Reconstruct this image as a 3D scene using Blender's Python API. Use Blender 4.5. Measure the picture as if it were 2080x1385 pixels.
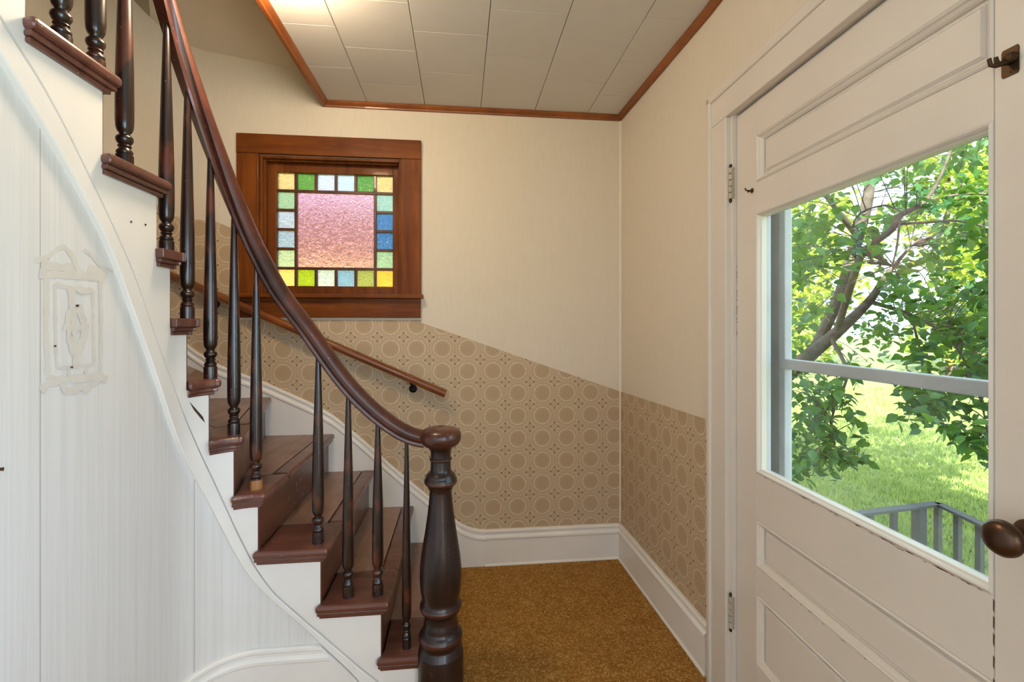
import bpy, bmesh, math, random
from mathutils import Vector, Matrix
random.seed(7)
for o in list(bpy.data.objects): bpy.data.objects.remove(o, do_unlink=True)
SC = bpy.context.scene
COL = SC.collection

# ------------------------------------------------------------------ camera
FPX, YH, H = 958.4, 658.8, 1.345            # focal length in px (2080 wide), horizon row, eye height
YAW = math.atan(.11); CA, SA_ = math.cos(YAW), math.sin(YAW)
cam = bpy.data.cameras.new('camera'); camo = bpy.data.objects.new('camera', cam); COL.objects.link(camo)
camo.location = (0, 0, H); camo.rotation_euler = (math.pi/2, 0, -YAW)
cam.sensor_width = 36; cam.lens = FPX/2080*36; cam.shift_y = -(692.5-YH)/2080; cam.clip_start = .02
SC.camera = camo
# ------------------------------------------------------------------ sky, sun, added fill lights, exposure
W = bpy.data.worlds.new('sky'); SC.world = W; W.use_nodes = True
bg = W.node_tree.nodes['Background']; bg.inputs[0].default_value = (.72, .86, 1, 1); bg.inputs[1].default_value = 5.8
def area(name, loc, rot, sx, sy, power, col):
    l = bpy.data.lights.new(name, 'AREA'); l.shape = 'RECTANGLE'; l.size = sx; l.size_y = sy; l.energy = power; l.color = col
    o = bpy.data.objects.new(name, l); o.location = loc; o.rotation_euler = rot; COL.objects.link(o); return o
sl = bpy.data.lights.new('sun', 'SUN'); sl.energy = 36; sl.angle = .01; sl.color = (1, .93, .78)
so = bpy.data.objects.new('sun', sl); COL.objects.link(so)
so.rotation_euler = Vector((.50, .60, -.62)).to_track_quat('-Z', 'Y').to_euler()
# added warm fill behind the camera, shining in through the end wall opening
area('fill_light_end', (.10, -2.62, 1.65), (math.radians(90), 0, 0), 1.5, 1.5, 3, (1, .93, .85))
# added cool fill behind the camera that brightens the left wall and string
area('fill_light_side', (1.22, -1.0, 1.45), (0, math.radians(90), 0), 1.5, 1.3, 118, (.42, .67, 1))
SC.view_settings.view_transform = 'Standard'; SC.view_settings.look = 'None'
SC.view_settings.exposure = -0.44; SC.view_settings.gamma = 1; SC.view_settings.use_curve_mapping = False

# ------------------------------------------------------------------ helpers
def S(r, g, b):
    f = lambda v: (v/255/12.92) if v/255 <= .04045 else ((v/255+.055)/1.055)**2.4
    return (f(r), f(g), f(b), 1)
def ray(px, py):
    X = (px-1040)/FPX
    return Vector((X*CA+SA_, -X*SA_+CA, (YH-py)/FPX))
def pt(px, py, Z): d = ray(px, py)*Z; return Vector((d.x, d.y, d.z+H))
def on_y(px, py, y): d = ray(px, py); return pt(px, py, y/d.y)
def on_z(px, py, z): d = ray(px, py); return pt(px, py, (z-H)/d.z)

class NT:
    def __init__(s, name):
        s.m = bpy.data.materials.new(name); s.m.use_nodes = True; s.t = s.m.node_tree; s.n = s.t.nodes
        s.b = s.n['Principled BSDF']; s.out = s.n['Material Output']
    def node(s, typ, **k):
        n = s.n.new('ShaderNode'+typ)
        for a, v in k.items():
            if a.startswith('_'): setattr(n, a[1:], v)
        for a, v in k.items():
            if not a.startswith('_'):
                i = n.inputs[int(a[1:]) if a[0] == 'i' and a[1:].isdigit() else a]
                if isinstance(v, bpy.types.NodeSocket): s.t.links.new(v, i)
                else: i.default_value = v
        return n
    def link(s, a, b): s.t.links.new(a, b)
    def math(s, op, a, b=0., c=0., clamp=False):
        n = s.n.new('ShaderNodeMath'); n.operation = op; n.use_clamp = clamp
        for i, v in enumerate((a, b, c)):
            if isinstance(v, bpy.types.NodeSocket): s.t.links.new(v, n.inputs[i])
            else: n.inputs[i].default_value = v
        return n.outputs[0]
    def ramp(s, fac, stops):
        n = s.n.new('ShaderNodeValToRGB'); s.t.links.new(fac, n.inputs[0]); e = n.color_ramp.elements
        while len(e) < len(stops): e.new(.5)
        for q, (p, c) in zip(e, stops): q.position = p; q.color = c
        return n.outputs[0]
    def mix(s, fac, a, b):
        n = s.n.new('ShaderNodeMix'); n.data_type = 'RGBA'
        for i, v in ((0, fac), (6, a), (7, b)):
            if isinstance(v, bpy.types.NodeSocket): s.t.links.new(v, n.inputs[i])
            else: n.inputs[i].default_value = v
        return n.outputs[2]
    def co(s, kind='Object', scale=(1, 1, 1), rot=(0, 0, 0)):
        t = s.n.new('ShaderNodeTexCoord'); m = s.n.new('ShaderNodeMapping'); m.inputs['Scale'].default_value = scale; m.inputs['Rotation'].default_value = rot
        s.t.links.new(t.outputs[kind], m.inputs[0]); return m.outputs[0]
    def noise(s, vec, scale, detail=3, rough=.5, dist=0.):
        n = s.node('TexNoise', Vector=vec, Scale=scale, Detail=detail, Roughness=rough, Distortion=dist); return n.outputs[0]
    def bump(s, h, strength=.2, dist=.002):
        n = s.node('Bump', Height=h, Strength=strength, Distance=dist); s.link(n.outputs[0], s.b.inputs['Normal'])
    def fin(s, col, rough=.5, coat=0., spec=.5):
        for k, v in (('Base Color', col), ('Roughness', rough), ('Coat Weight', coat), ('Specular IOR Level', spec)):
            if isinstance(v, bpy.types.NodeSocket): s.link(v, s.b.inputs[k])
            else: s.b.inputs[k].default_value = v
        return s.m

def paint(name, c, rough=.45, var=.06, dirt=None, dirt_at=.72, streak=(1, 1, 1), bump=.08, scale=6):
    n = NT(name); v = n.co('Object', streak)
    a = n.noise(v, scale, 4, .6)
    d = tuple(x*(1-var*2.2) for x in c[:3])+(1,)
    col = n.mix(n.ramp(a, [(.35, (0, 0, 0, 1)), (.7, (1, 1, 1, 1))]), c, d)
    if dirt:
        f = n.noise(n.co('Object'), 38, 5, .75)
        col = n.mix(n.ramp(f, [(dirt_at, (0, 0, 0, 1)), (dirt_at+.025, (1, 1, 1, 1))]), col, dirt)
    n.bump(n.noise(n.co('Object'), 90, 3), bump, .001)
    return n.fin(col, rough)

def wood(name, dark, light, grain=(3, 3, 40), rough=.35, coat=.25, specks=None, worn=None, scale=1.2, bump=.1):
    n = NT(name); v = n.co('Object', grain)
    a = n.noise(v, scale, 6, .65, .6)
    col = n.mix(n.ramp(a, [(.32, (0, 0, 0, 1)), (.68, (1, 1, 1, 1))]), dark, light)
    big = n.noise(n.co('Object'), 5, 3, .6)
    col = n.mix(n.ramp(big, [(.45, (0, 0, 0, 1)), (.8, (.6, .6, .6, 1))]), col, tuple(x*.6 for x in dark[:3])+(1,))
    rg = n.math('MULTIPLY_ADD', big, .25, rough-.12)
    if worn:
        w = n.noise(n.co('Object', (1, 1, .45)), 17, 3, .55)
        col = n.mix(n.ramp(w, [(.54, (0, 0, 0, 1)), (.64, (.8, .8, .8, 1))]), col, worn)
    if specks:
        vo = n.node('TexVoronoi', Vector=n.co('Object'), Scale=52); vo.inputs['Randomness'].default_value = 1
        m1 = n.math('LESS_THAN', vo.outputs['Distance'], .085)
        m2 = n.math('GREATER_THAN', n.node('SeparateColor', Color=vo.outputs['Color']).outputs[0], .62)
        col = n.mix(n.math('MULTIPLY', m1, n.math('MULTIPLY', m2, .8)), col, specks)
    n.bump(a, bump, .001)
    return n.fin(col, rg, coat)

M = {}
M['wall'] = paint('cream_wall_paper', S(222, 210, 190), .75, .016, streak=(8, 8, 1.5), scale=9, bump=.12)
M['bead'] = paint('corner_bead_paint', S(232, 222, 204), .6, .02)
M['white'] = paint('white_woodwork_paint', S(238, 233, 225), .38, .03, scale=3)
M['door'] = paint('door_white_paint', S(221, 211, 198), .42, .03, dirt=S(120, 98, 76), dirt_at=.80, scale=3)
M['ext'] = paint('weathered_white_paint', S(188, 189, 194), .6, .08, dirt=S(118, 112, 106), dirt_at=.70)
M['ceil'] = paint('ceiling_tile_paint', S(214, 209, 200), .8, .015, scale=3, bump=.12)
M['gap'] = paint('ceiling_gap', S(120, 105, 85), .9, .0)
M['orange'] = wood('stained_orange_pine', S(92, 42, 8), S(132, 72, 22), (1.3, 6, 16), .5, .05)
M['orange_v'] = wood('stained_orange_pine_upright', S(92, 42, 8), S(132, 72, 22), (16, 6, 1.3), .5, .05)
for k_ in ('orange', 'orange_v'): M[k_].node_tree.nodes['Principled BSDF'].inputs['Specular IOR Level'].default_value = .18
M['trim'] = wood('brown_ceiling_trim', S(122, 62, 18), S(156, 88, 34), (6, 2, 6), .45, .1)
M['dark'] = wood('dark_turned_hardwood', S(19, 11, 10), S(50, 27, 23), (22, 22, 3), .36, .18, specks=S(150, 105, 85))
M['balus'] = wood('dark_baluster_wood', S(24, 15, 12), S(52, 30, 22), (22, 22, 3), .30, .35, worn=S(90, 44, 27), specks=S(150, 110, 90))
M['rail'] = wood('red_brown_handrail_wood', S(46, 20, 13), S(92, 46, 30), (5, 5, 5), .36, .2, specks=S(190, 150, 130))
M['tread'] = wood('red_brown_tread_wood', S(84, 46, 36), S(116, 70, 56), (3, 18, 3), .34, .3, specks=S(185, 160, 140))
M['board'] = wood('worn_tread_board', S(122, 92, 76), S(152, 122, 104), (18, 2.5, 3), .42, .15, specks=S(180, 160, 140))
M['riser'] = wood('riser_board', S(76, 38, 27), S(106, 60, 44), (3, 2, 14), .32, .3, specks=S(190, 165, 140))
M['raw'] = wood('bare_splintered_wood', S(110, 66, 34), S(176, 122, 70), (20, 20, 4), .6, 0)
M['whand'] = wood('amber_round_rail', S(104, 52, 20), S(150, 84, 36), (1.5, 6, 6), .32, .35)
def metal(name, c, rough=.4, met=.9):
    n = NT(name); a = n.noise(n.co('Object'), 60, 4); n.b.inputs['Metallic'].default_value = met
    return n.fin(n.mix(a, tuple(x*.7 for x in c[:3])+(1,), c), n.math('MULTIPLY_ADD', a, .2, rough-.1))
M['bronze'] = metal('aged_bronze', S(92, 70, 56), .32)
M['hook'] = metal('tarnished_iron', S(84, 66, 48), .5)
M['black'] = metal('black_iron_bracket', S(40, 36, 34), .5)
M['iron'] = paint('grey_painted_iron', S(74, 74, 80), .5, .15)
M['hinge'] = paint('painted_over_hinge', S(186, 172, 152), .45, .1, dirt=S(70, 60, 52), dirt_at=.66)
M['chip'] = paint('bare_wood_chip', S(84, 54, 34), .8, .2)
M['stain'] = paint('beige_glue_residue', S(219, 212, 200), .6, .04, scale=30)
# wallpaper: rows of pale rings with small four-dot diamonds between, in metres on UV
def wallpaper():
    n = NT('ring_wallpaper'); uv = n.node('TexCoord').outputs['UV']; sx = n.node('SeparateXYZ', Vector=uv)
    U = n.math('DIVIDE', sx.outputs[0], .1405); V = n.math('DIVIDE', sx.outputs[1], .1275)
    wob = n.math('MULTIPLY_ADD', n.noise(uv, 130, 2), .07, -.035)
    def cell(off):
        a = n.math('SUBTRACT', n.math('FRACT', n.math('ADD', U, off)), .5); b = n.math('MULTIPLY', n.math('SUBTRACT', n.math('FRACT', n.math('ADD', V, off)), .5), .1275/.1405)
        return a, b
    def rad(a, b): return n.math('SQRT', n.math('ADD', n.math('MULTIPLY', a, a), n.math('MULTIPLY', b, b)))
    def ring(d, r, w): return n.math('SUBTRACT', 1., n.math('MULTIPLY', n.math('ABSOLUTE', n.math('SUBTRACT', d, r)), 1/w), clamp=True)
    a, b = cell(0.); d = n.math('ADD', rad(a, b), wob)
    r1 = ring(d, .335, .023); disc = n.math('LESS_THAN', d, .32)
    r2 = n.math('MULTIPLY', ring(d, .455, .02), .35)
    ang = n.math('ARCTAN2', b, a); spoke = n.math('MULTIPLY', n.math('GREATER_THAN', n.math('SINE', n.math('MULTIPLY', ang, 12.)), .55), n.math('LESS_THAN', d, .24))
    a2, b2 = cell(.5)
    dia = n.math('ADD', n.math('ABSOLUTE', a2), n.math('ABSOLUTE', b2)); dia = n.math('ADD', dia, wob)
    r3 = n.math('MULTIPLY', ring(dia, .235, .03), .8)
    def dot(ox, oy):
        return n.math('LESS_THAN', n.math('ADD', rad(n.math('SUBTRACT', a2, ox), n.math('SUBTRACT', b2, oy)), n.math('MULTIPLY', wob, .6)), .042)
    dots = n.math('MAXIMUM', n.math('MAXIMUM', dot(.165, 0), dot(-.165, 0)), n.math('MAXIMUM', dot(0, .165), dot(0, -.165)))
    grain = n.noise(uv, 420, 2)
    base = n.mix(grain, S(196, 174, 144), S(180, 156, 124))
    base = n.mix(n.math('MULTIPLY', disc, .15), base, S(168, 138, 100))
    base = n.mix(n.math('MULTIPLY', spoke, .35), base, S(140, 108, 72))
    light = n.math('MAXIMUM', n.math('MAXIMUM', r1, r3), r2, clamp=True)
    base = n.mix(n.math('MULTIPLY', light, .85), base, S(230, 214, 184))
    base = n.mix(n.math('MULTIPLY', dots, .75), base, S(120, 86, 56))
    n.bump(grain, .1, .001)
    return n.fin(base, .7)
M['paper'] = wallpaper()
def stairwall():
    n = NT('streaked_white_wall'); uv = n.node('TexCoord').outputs['UV']
    mp = n.node('Mapping', Vector=uv); mp.inputs['Scale'].default_value = (75, 1.2, 1)
    a = n.noise(mp.outputs[0], 1, 3, .7)
    u = n.node('SeparateXYZ', Vector=uv).outputs[0]
    seam = n.math('LESS_THAN', n.math('ABSOLUTE', n.math('SUBTRACT', n.math('FRACT', n.math('ADD', n.math('DIVIDE', u, .542), .98)), .5)), .0028)
    col = n.mix(n.ramp(a, [(.42, (0, 0, 0, 1)), (.66, (1, 1, 1, 1))]), S(226, 223, 218), S(218, 215, 209))
    col = n.mix(n.math('MULTIPLY', seam, .6), col, S(150, 144, 134))
    sp = n.noise(n.co('Object'), 26, 5, .8)
    col = n.mix(n.ramp(sp, [(.78, (0, 0, 0, 1)), (.80, (.7, .7, .7, 1))]), col, S(150, 128, 104))
    n.bump(n.math('SUBTRACT', a, seam), .12, .0015)
    return n.fin(col, .5)
M['stairwall'] = stairwall()
def carpet():
    n = NT('brown_squiggle_carpet'); v = n.co('Object')
    w = n.node('TexNoise', Vector=v, Scale=55, Detail=1)
    vv = n.node('VectorMath', i0=v, i1=w.outputs['Color'], _operation='MULTIPLY_ADD'); vv.inputs[1].default_value = (1, 1, 1)
    a = n.noise(v, 46, 1, .4, 1.8)
    line = n.math('SUBTRACT', 1., n.math('MULTIPLY', n.math('ABSOLUTE', n.math('SUBTRACT', n.math('FRACT', n.math('MULTIPLY', a, 2.6)), .5)), 4.5), clamp=True)
    col = n.mix(n.noise(v, 9, 4), S(136, 92, 38), S(166, 118, 56))
    col = n.mix(n.math('MULTIPLY', line, .75), col, S(204, 164, 100))
    dk = n.ramp(n.noise(v, 140, 2), [(.5, (0, 0, 0, 1)), (.7, (1, 1, 1, 1))])
    col = n.mix(n.math('MULTIPLY', dk, .5), col, S(84, 56, 24))
    n.bump(n.math('ADD', a, dk), .5, .004)
    return n.fin(col, .95, 0, .1)
M['carpet'] = carpet()
def clear(name):
    n = NT(name); tr = n.node('BsdfTransparent', Color=(.97, .99, .98, 1)); gl = n.node('BsdfGlossy', Roughness=.02)
    lw = n.node('LayerWeight', Blend=.5).outputs['Facing']; fr = n.math('MULTIPLY_ADD', n.math('POWER', lw, 4.), .5, .03); mx = n.node('MixShader', i0=fr, i1=tr.outputs[0], i2=gl.outputs[0])
    n.link(mx.outputs[0], n.out.inputs[0]); return n.m
M['glass'] = clear('clear_window_glass')
def stained(name, c, scale=60, dens=.42):
    c = tuple(.70*x**.5 for x in c[:3])+(1,); n = NT(name); v = n.co('Object'); a = n.noise(v, scale, 2, .5, 1.4)
    bp = n.node('Bump', Height=a, Strength=.8, Distance=.008)
    rf = n.node('BsdfRefraction', Color=c, Roughness=.16, IOR=1.22, Normal=bp.outputs[0])
    tl = n.node('BsdfTranslucent', Color=c, Normal=bp.outputs[0]); gl = n.node('BsdfGlossy', Roughness=.2, Normal=bp.outputs[0])
    m1 = n.node('MixShader', i0=dens, i1=rf.outputs[0], i2=tl.outputs[0])
    m2 = n.node('MixShader', i0=.05, i1=m1.outputs[0], i2=gl.outputs[0])
    n.link(m2.outputs[0], n.out.inputs[0]); return n.m
def emit(name, c, s):
    n = NT(name); e = n.node('Emission', Color=c, Strength=s); n.link(e.outputs[0], n.out.inputs[0]); return n.m
def leafmat(name, c1, c2, tr, tfac=.4):
    n = NT(name); wn = n.node('TexNoise', Vector=n.co('Object'), Scale=7., Detail=4)
    oi = n.node('ObjectInfo').outputs['Random']
    f = n.math('MULTIPLY_ADD', oi, .35, n.math('SUBTRACT', wn.outputs[0], .17))
    col = n.mix(n.ramp(f, [(.3, (0, 0, 0, 1)), (.7, (1, 1, 1, 1))]), c1, c2)
    n.fin(col, .45)
    tl = n.node('BsdfTranslucent', Color=tr); mx = n.node('MixShader', i0=tfac, i1=n.b.outputs[0], i2=tl.outputs[0])
    n.link(mx.outputs[0], n.out.inputs[0]); return n.m
M['leaf'] = leafmat('shaded_green_leaf', S(36, 82, 56), S(84, 122, 50), S(112, 148, 48))  # foreground leaf: shade put into the darker, bluer colours
M['leaf2'] = leafmat('sunlit_yellow_green_leaf', S(110, 138, 46), S(176, 184, 84), S(196, 204, 80), .45)  # background leaf: sunlight put into the paler, yellower colours
M['grass'] = leafmat('lawn_grass_blade', S(86, 122, 62), S(160, 172, 104), S(176, 190, 100), .35)
M['soil'] = paint('lawn_ground', S(128, 140, 84), .95, .2, scale=2)
M['bark'] = paint('grey_brown_bark', S(98, 86, 80), .85, .3, scale=14, bump=.6)
M['stone'] = paint('stoop_concrete', S(168, 164, 156), .9, .1)
M['siding'] = paint('cream_siding', S(248, 228, 160), .8, .05)
M['roof'] = paint('brown_shingle', S(110, 90, 78), .9, .2)

class MB:
    def __init__(s): s.v = []; s.f = []; s.uv = []
    def add(s, vs, fs, uvs=None):
        b = len(s.v); s.v += [tuple(v) for v in vs]; s.f += [tuple(i+b for i in f) for f in fs]
        s.uv += list(uvs) if uvs else [(0, 0)]*len(vs); return s
    def box(s, x0, x1, y0, y1, z0, z1, T=None):
        vs = [Vector((x, y, z)) for z in (z0, z1) for y in (y0, y1) for x in (x0, x1)]
        if T: vs = [T(v) for v in vs]
        return s.add(vs, [(0, 2, 3, 1), (4, 5, 7, 6), (0, 1, 5, 4), (1, 3, 7, 5), (3, 2, 6, 7), (2, 0, 4, 6)])
    def prism(s, poly, z0, z1):
        n = len(poly); vs = [(p[0], p[1], z0) for p in poly]+[(p[0], p[1], z1) for p in poly]
        return s.add(vs, [tuple(range(n))[::-1], tuple(range(n, 2*n))]+[(i, (i+1) % n, n+(i+1) % n, n+i) for i in range(n)])
    def lathe(s, prof, c=(0, 0, 0), seg=28, rot=None):
        vs = []; n = len(prof)
        for r, z in prof:
            for k in range(seg):
                a = 2*math.pi*k/seg; p = Vector((r*math.cos(a), r*math.sin(a), z))
                if rot: p = rot @ p
                vs.append(p+Vector(c))
        fs = [(i*seg+k, i*seg+(k+1) % seg, (i+1)*seg+(k+1) % seg, (i+1)*seg+k) for i in range(n-1) for k in range(seg)]
        fs += [tuple(range(seg))[::-1], tuple(range((n-1)*seg, n*seg))]
        return s.add(vs, fs)
    def tube(s, path, rads, seg=8):
        path = [Vector(p) for p in path]; n = len(path); vs = []
        if not hasattr(rads, '__len__'): rads = [rads]*n
        ref = None
        for i, p in enumerate(path):
            t = (path[min(i+1, n-1)]-path[max(i-1, 0)]).normalized()
            if ref is None: ref = t.orthogonal().normalized()
            ref = (ref-t*ref.dot(t)).normalized(); w = t.cross(ref)
            vs += [p+(ref*math.cos(2*math.pi*k/seg)+w*math.sin(2*math.pi*k/seg))*rads[i] for k in range(seg)]
        fs = [(i*seg+k, i*seg+(k+1) % seg, (i+1)*seg+(k+1) % seg, (i+1)*seg+k) for i in range(n-1) for k in range(seg)]
        return s.add(vs, fs+[tuple(range(seg))[::-1], tuple(range((n-1)*seg, n*seg))])
    def strip(s, rows, closed=False):
        """rows: list of equal-length point rows, skinned row to row; closed profiles get end caps"""
        n = len(rows[0]); vs = [p for r in rows for p in r]; m = n if closed else n-1
        fs = [(i*n+k, (i+1)*n+k, (i+1)*n+(k+1) % n, i*n+(k+1) % n) for i in range(len(rows)-1) for k in range(m)]
        if closed: fs += [tuple(range(n)), tuple(range((len(rows)-1)*n, len(rows)*n))[::-1]]
        return s.add(vs, fs)
    def build(s, name, mat, parent=None, smooth=False, bevel=0, seg=2, sharp=40):
        me = bpy.data.meshes.new(name); me.from_pydata([tuple(v) for v in s.v], [], s.f)
        if any(u != (0, 0) for u in s.uv):
            l = me.uv_layers.new(name='UVMap'); idx = [0]*len(me.loops); me.loops.foreach_get('vertex_index', idx)
            l.data.foreach_set('uv', [c for i in idx for c in s.uv[i]])
        bm = bmesh.new(); bm.from_mesh(me); bmesh.ops.recalc_face_normals(bm, faces=bm.faces); bm.to_mesh(me); bm.free()
        me.materials.append(M[mat] if isinstance(mat, str) else mat)
        o = bpy.data.objects.new(name, me); COL.objects.link(o)
        if parent: o.parent = parent
        if smooth:
            me.polygons.foreach_set('use_smooth', [True]*len(me.polygons)); me.set_sharp_from_angle(angle=math.radians(sharp))
        if bevel:
            b = o.modifiers.new('bevel', 'BEVEL'); b.width = bevel; b.segments = seg; b.limit_method = 'ANGLE'; b.angle_limit = math.radians(40)
        return o
def tag(o, label, cat, group=None, kind=None):
    o['label'] = label; o['category'] = cat
    if group: o['group'] = group
    if kind: o['kind'] = kind
    return o
def struct(o, label, cat): return tag(o, label, cat, kind='structure')
def empty(name, loc=(0, 0, 0), rz=0):
    o = bpy.data.objects.new(name, None); o.location = loc; o.rotation_euler = (0, 0, rz); o.empty_display_size = .1; COL.objects.link(o); return o
def run(path, prof):
    """mitred run of a wall profile; path 2-D, prof (distance off the wall to the left of travel, z)"""
    path = [Vector(p) for p in path]; rows = []; n = len(path)
    for i, p in enumerate(path):
        a = (p-path[i-1]).normalized() if i else None; b = (path[i+1]-p).normalized() if i < n-1 else None
        na = Vector((-a.y, a.x)) if a else None; nb = Vector((-b.y, b.x)) if b else None
        if na and nb: m = (na+nb).normalized(); m = m/max(.3, m.dot(na))
        else: m = na or nb
        rows.append([(p.x+m.x*o, p.y+m.y*o, z) for o, z in prof])
    return MB().strip(rows, True)

# ================================================================== ROOM SHELL
BW = 2.644; CEIL = 2.56
CRN = Vector((.9226, BW)); J = Vector((.9483, 1.7084)); DD = Vector((-.0221, -.99976)); DN = Vector((.99976, -.0221))
def D(s, o, z=0): p = J+DD*s+DN*o; return Vector((p.x, p.y, z))
XL, RC = -1.78, .40          # outer stair wall on the left, radius of its rounded corner
def outer(t):
    """outer stair wall in plan: t = -x along the back wall, then round the corner, then along the left wall"""
    t0 = -(XL+RC); a = RC*math.pi/2
    if t < t0: return Vector((-t, BW)), Vector((0, -1))
    if t < t0+a:
        q = (t-t0)/RC; n = Vector((math.sin(q), -math.cos(q))); return Vector((XL+RC, BW-RC))-n*RC, n
    return Vector((XL, BW-RC-(t-t0-a))), Vector((1, 0))

struct(MB().box(-1.9, 1.25, -2.7, 2.75, -.06, 0).build('floor', 'carpet'), 'brown carpet with a squiggle pattern on the hall floor', 'floor')
# back wall with the stained-glass opening; the left end rounds into wall_left
WX0, WX1, WZ0, WZ1 = -1.06, -.32, 1.50, 2.247
mb = MB()
def wallquad(mb, x0, x1, z0, z1): mb.box(x0, x1, BW, BW+.14, z0, z1)
wallquad(mb, XL+RC, WX0, 0, 3.7); wallquad(mb, WX1, 1.15, 0, 3.7); wallquad(mb, WX0, WX1, 0, WZ0); wallquad(mb, WX0, WX1, WZ1, 3.7)
wb = struct(mb.build('wall_back', 'wall'), 'cream papered back wall holding the coloured glass window', 'wall')
# lower wallpaper sheet on the back wall (top edge follows the climb of the stair)
def sheet(pts, fn, name, parent):
    mb = MB(); vs = []; uv = []
    for u, z0, z1 in pts: vs += [fn(u, z0), fn(u, z1)]; uv += [(u+5.03, z0), (u+5.03, z1)]
    mb.add(vs, [(2*i, 2*i+2, 2*i+3, 2*i+1) for i in range(len(pts)-1)], uv); return mb.build(name, 'paper', parent)
TOPL = [(-.9226, .957), (-.46, 1.118), (-.18, 1.217), (.214, 1.355), (.215, 1.37), (1.168, 1.37), (1.169, 1.84), (1.28, 1.887), (1.50, 1.91), (1.8, 2.2), (2.1, 2.6)]
def topz(t):
    for (a, za), (b, zb) in zip(TOPL, TOPL[1:]):
        if t <= b: return za+(zb-za)*(t-a)/(b-a)
    return TOPL[-1][1]
ts = sorted([p[0] for p in TOPL]+[1.38+.06*i for i in range(1, 12)])
def bp(t, z): p, n = outer(t); p = p+n*.0015; return (p.x, p.y, z)
sheet([(t, .12, topz(t)) for t in ts], bp, 'wallpaper', wb)
# left outer wall with the rounded corner
rows = []
for i in range(19):
    t = 1.38+i*RC*math.pi/2/18; p, n = outer(t); q = p-n*.14; rows.append([(p.x, p.y, 0), (p.x, p.y, 3.7), (q.x, q.y, 3.7), (q.x, q.y, 0)])
rows.append([(XL, -2.7, 0), (XL, -2.7, 3.7), (XL-.14, -2.7, 3.7), (XL-.14, -2.7, 0)])
struct(MB().strip(rows, True).build('wall_left', 'wall', smooth=True), 'cream outer stair wall rounding the corner behind the balusters', 'wall')
# right wall: corner piece, door opening, piece beyond the door
DS0, DS1, DZ = .163, 1.088, 2.068           # door leaf along the wall, its top
mb = MB()
a, b = CRN, J+DD*.15
mb.prism([(CRN.x, CRN.y+.1), (J.x, J.y), (D(.150, 0).x, D(.150, 0).y), (D(.150, .2).x, D(.150, .2).y), (J.x+.2, J.y), (CRN.x+.2, CRN.y+.1)], 0, 2.75)
mb.prism([D(.150, 0), D(1.10, 0), D(1.10, .2), D(.150, .2)], 2.085, 2.75)
for sa, sb, za, zb in ((1.10, 2.05, 0, 2.75), (3.35, 4.4, 0, 2.75), (2.05, 3.35, 0, .7), (2.05, 3.35, 2.2, 2.75)): mb.prism([D(sa, 0), D(sb, 0), D(sb, .2), D(sa, .2)], za, zb)  # gap between the far pieces is added for the side fill light
wr = struct(mb.build('wall_right', 'wall'), 'cream papered wall with the glazed entrance door', 'wall')
def rp(u, z): p = CRN.lerp(J, u)-Vector((.0015, 0)); return (p.x, p.y, z)
mb = MB(); L = (J-CRN).length
mb.add([rp(0, .12), rp(1, .12), rp(1, .979), rp(0, .957)], [(0, 1, 2, 3)], [(.05, .12), (.05+L, .12), (.05+L, .979), (.05, .957)])
mb.build('wallpaper', 'paper', wr)
# hall behind the camera: end wall with an opening added for its fill light
mb = MB()
for x0, x1, z0, z1 in ((-1.9, -.65, 0, 3.7), (.85, 1.3, 0, 3.7), (-.65, .85, 0, .9), (-.65, .85, 2.4, 3.7)): mb.box(x0, x1, -2.6, -2.5, z0, z1)
struct(mb.build('wall_front', 'wall'), 'cream end wall of the hall behind the viewer', 'wall')
# unseen storey above, height set to shade the near garden; closes the stairwell
mb = MB().box(-3.2, 1.22, -2.9, 2.84, 3.7, 4.75)
struct(mb.build('wall_upper', 'siding'), 'unseen upper storey of the house over the hall, sized for its shade', 'wall')
# ceiling with 12-inch tiles
XE = -.735
ce = struct(MB().box(XE, 1.15, -2.6, BW+.1, CEIL, CEIL+.12).build('ceiling', 'gap'), 'white ceiling of square tiles over the hall', 'ceiling')
cols = [XE, -.5, -.192, .114, .418, .722, 1.03]
share = {}
for k in range(6):
    y = 2.425 if k % 2 else 2.28
    if k == 5: y = 2.41
    if k == 0: y = 2.285
    ys = [BW]
    while y > -2.4: ys.append(y); y -= .3145
    for i in range(len(ys)-1):
        if ys[i] < .2: continue
        x0, x1, y1, y0 = cols[k]+.0013, cols[k+1]-.0013, ys[i]-.0011, ys[i+1]+.0011
        key = (k, round(y1-y0, 4))
        if key not in share:
            o = MB().box(0, x1-x0, 0, y1-y0, -.012, 0).build('ceiling_tile', 'ceil', ce, bevel=.0012, seg=1); share[key] = o
        else:
            o = share[key].copy(); COL.objects.link(o); o.parent = ce
        o.location = (x0, y0, CEIL)
CT = CEIL-.012
TP = [(0, CT), (.026, CT), (.027, CT-.008), (.020, CT-.016), (.012, CT-.022), (.010, CT-.030), (0, CT-.030)]
for i, (pa, lab) in enumerate(([((1.0, -2.5), (.96, .7), (J.x, J.y), (CRN.x, CRN.y)), 'brown wooden trim where the tiled ceiling meets the door wall'],
                               [((CRN.x, BW), (XE, BW)), 'brown wooden trim along the top of the back wall'],
                               [((XE, BW), (XE, -2.5)), 'brown wooden trim along the stairwell edge of the ceiling'])):
    pr = TP if i < 2 else [(-.004, CT+.02), (.030, CT), (.031, CT-.008), (.024, CT-.016), (.016, CT-.022), (.012, CT-.030), (-.004, CT-.030)]
    if i == 0: pa = ((D(4.2, 0).x, D(4.2, 0).y), (J.x, J.y), (CRN.x, CRN.y))
    struct(run(pa, pr).build('trim_%d' % (i+1), 'trim', bevel=.002), lab, 'trim')
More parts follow.
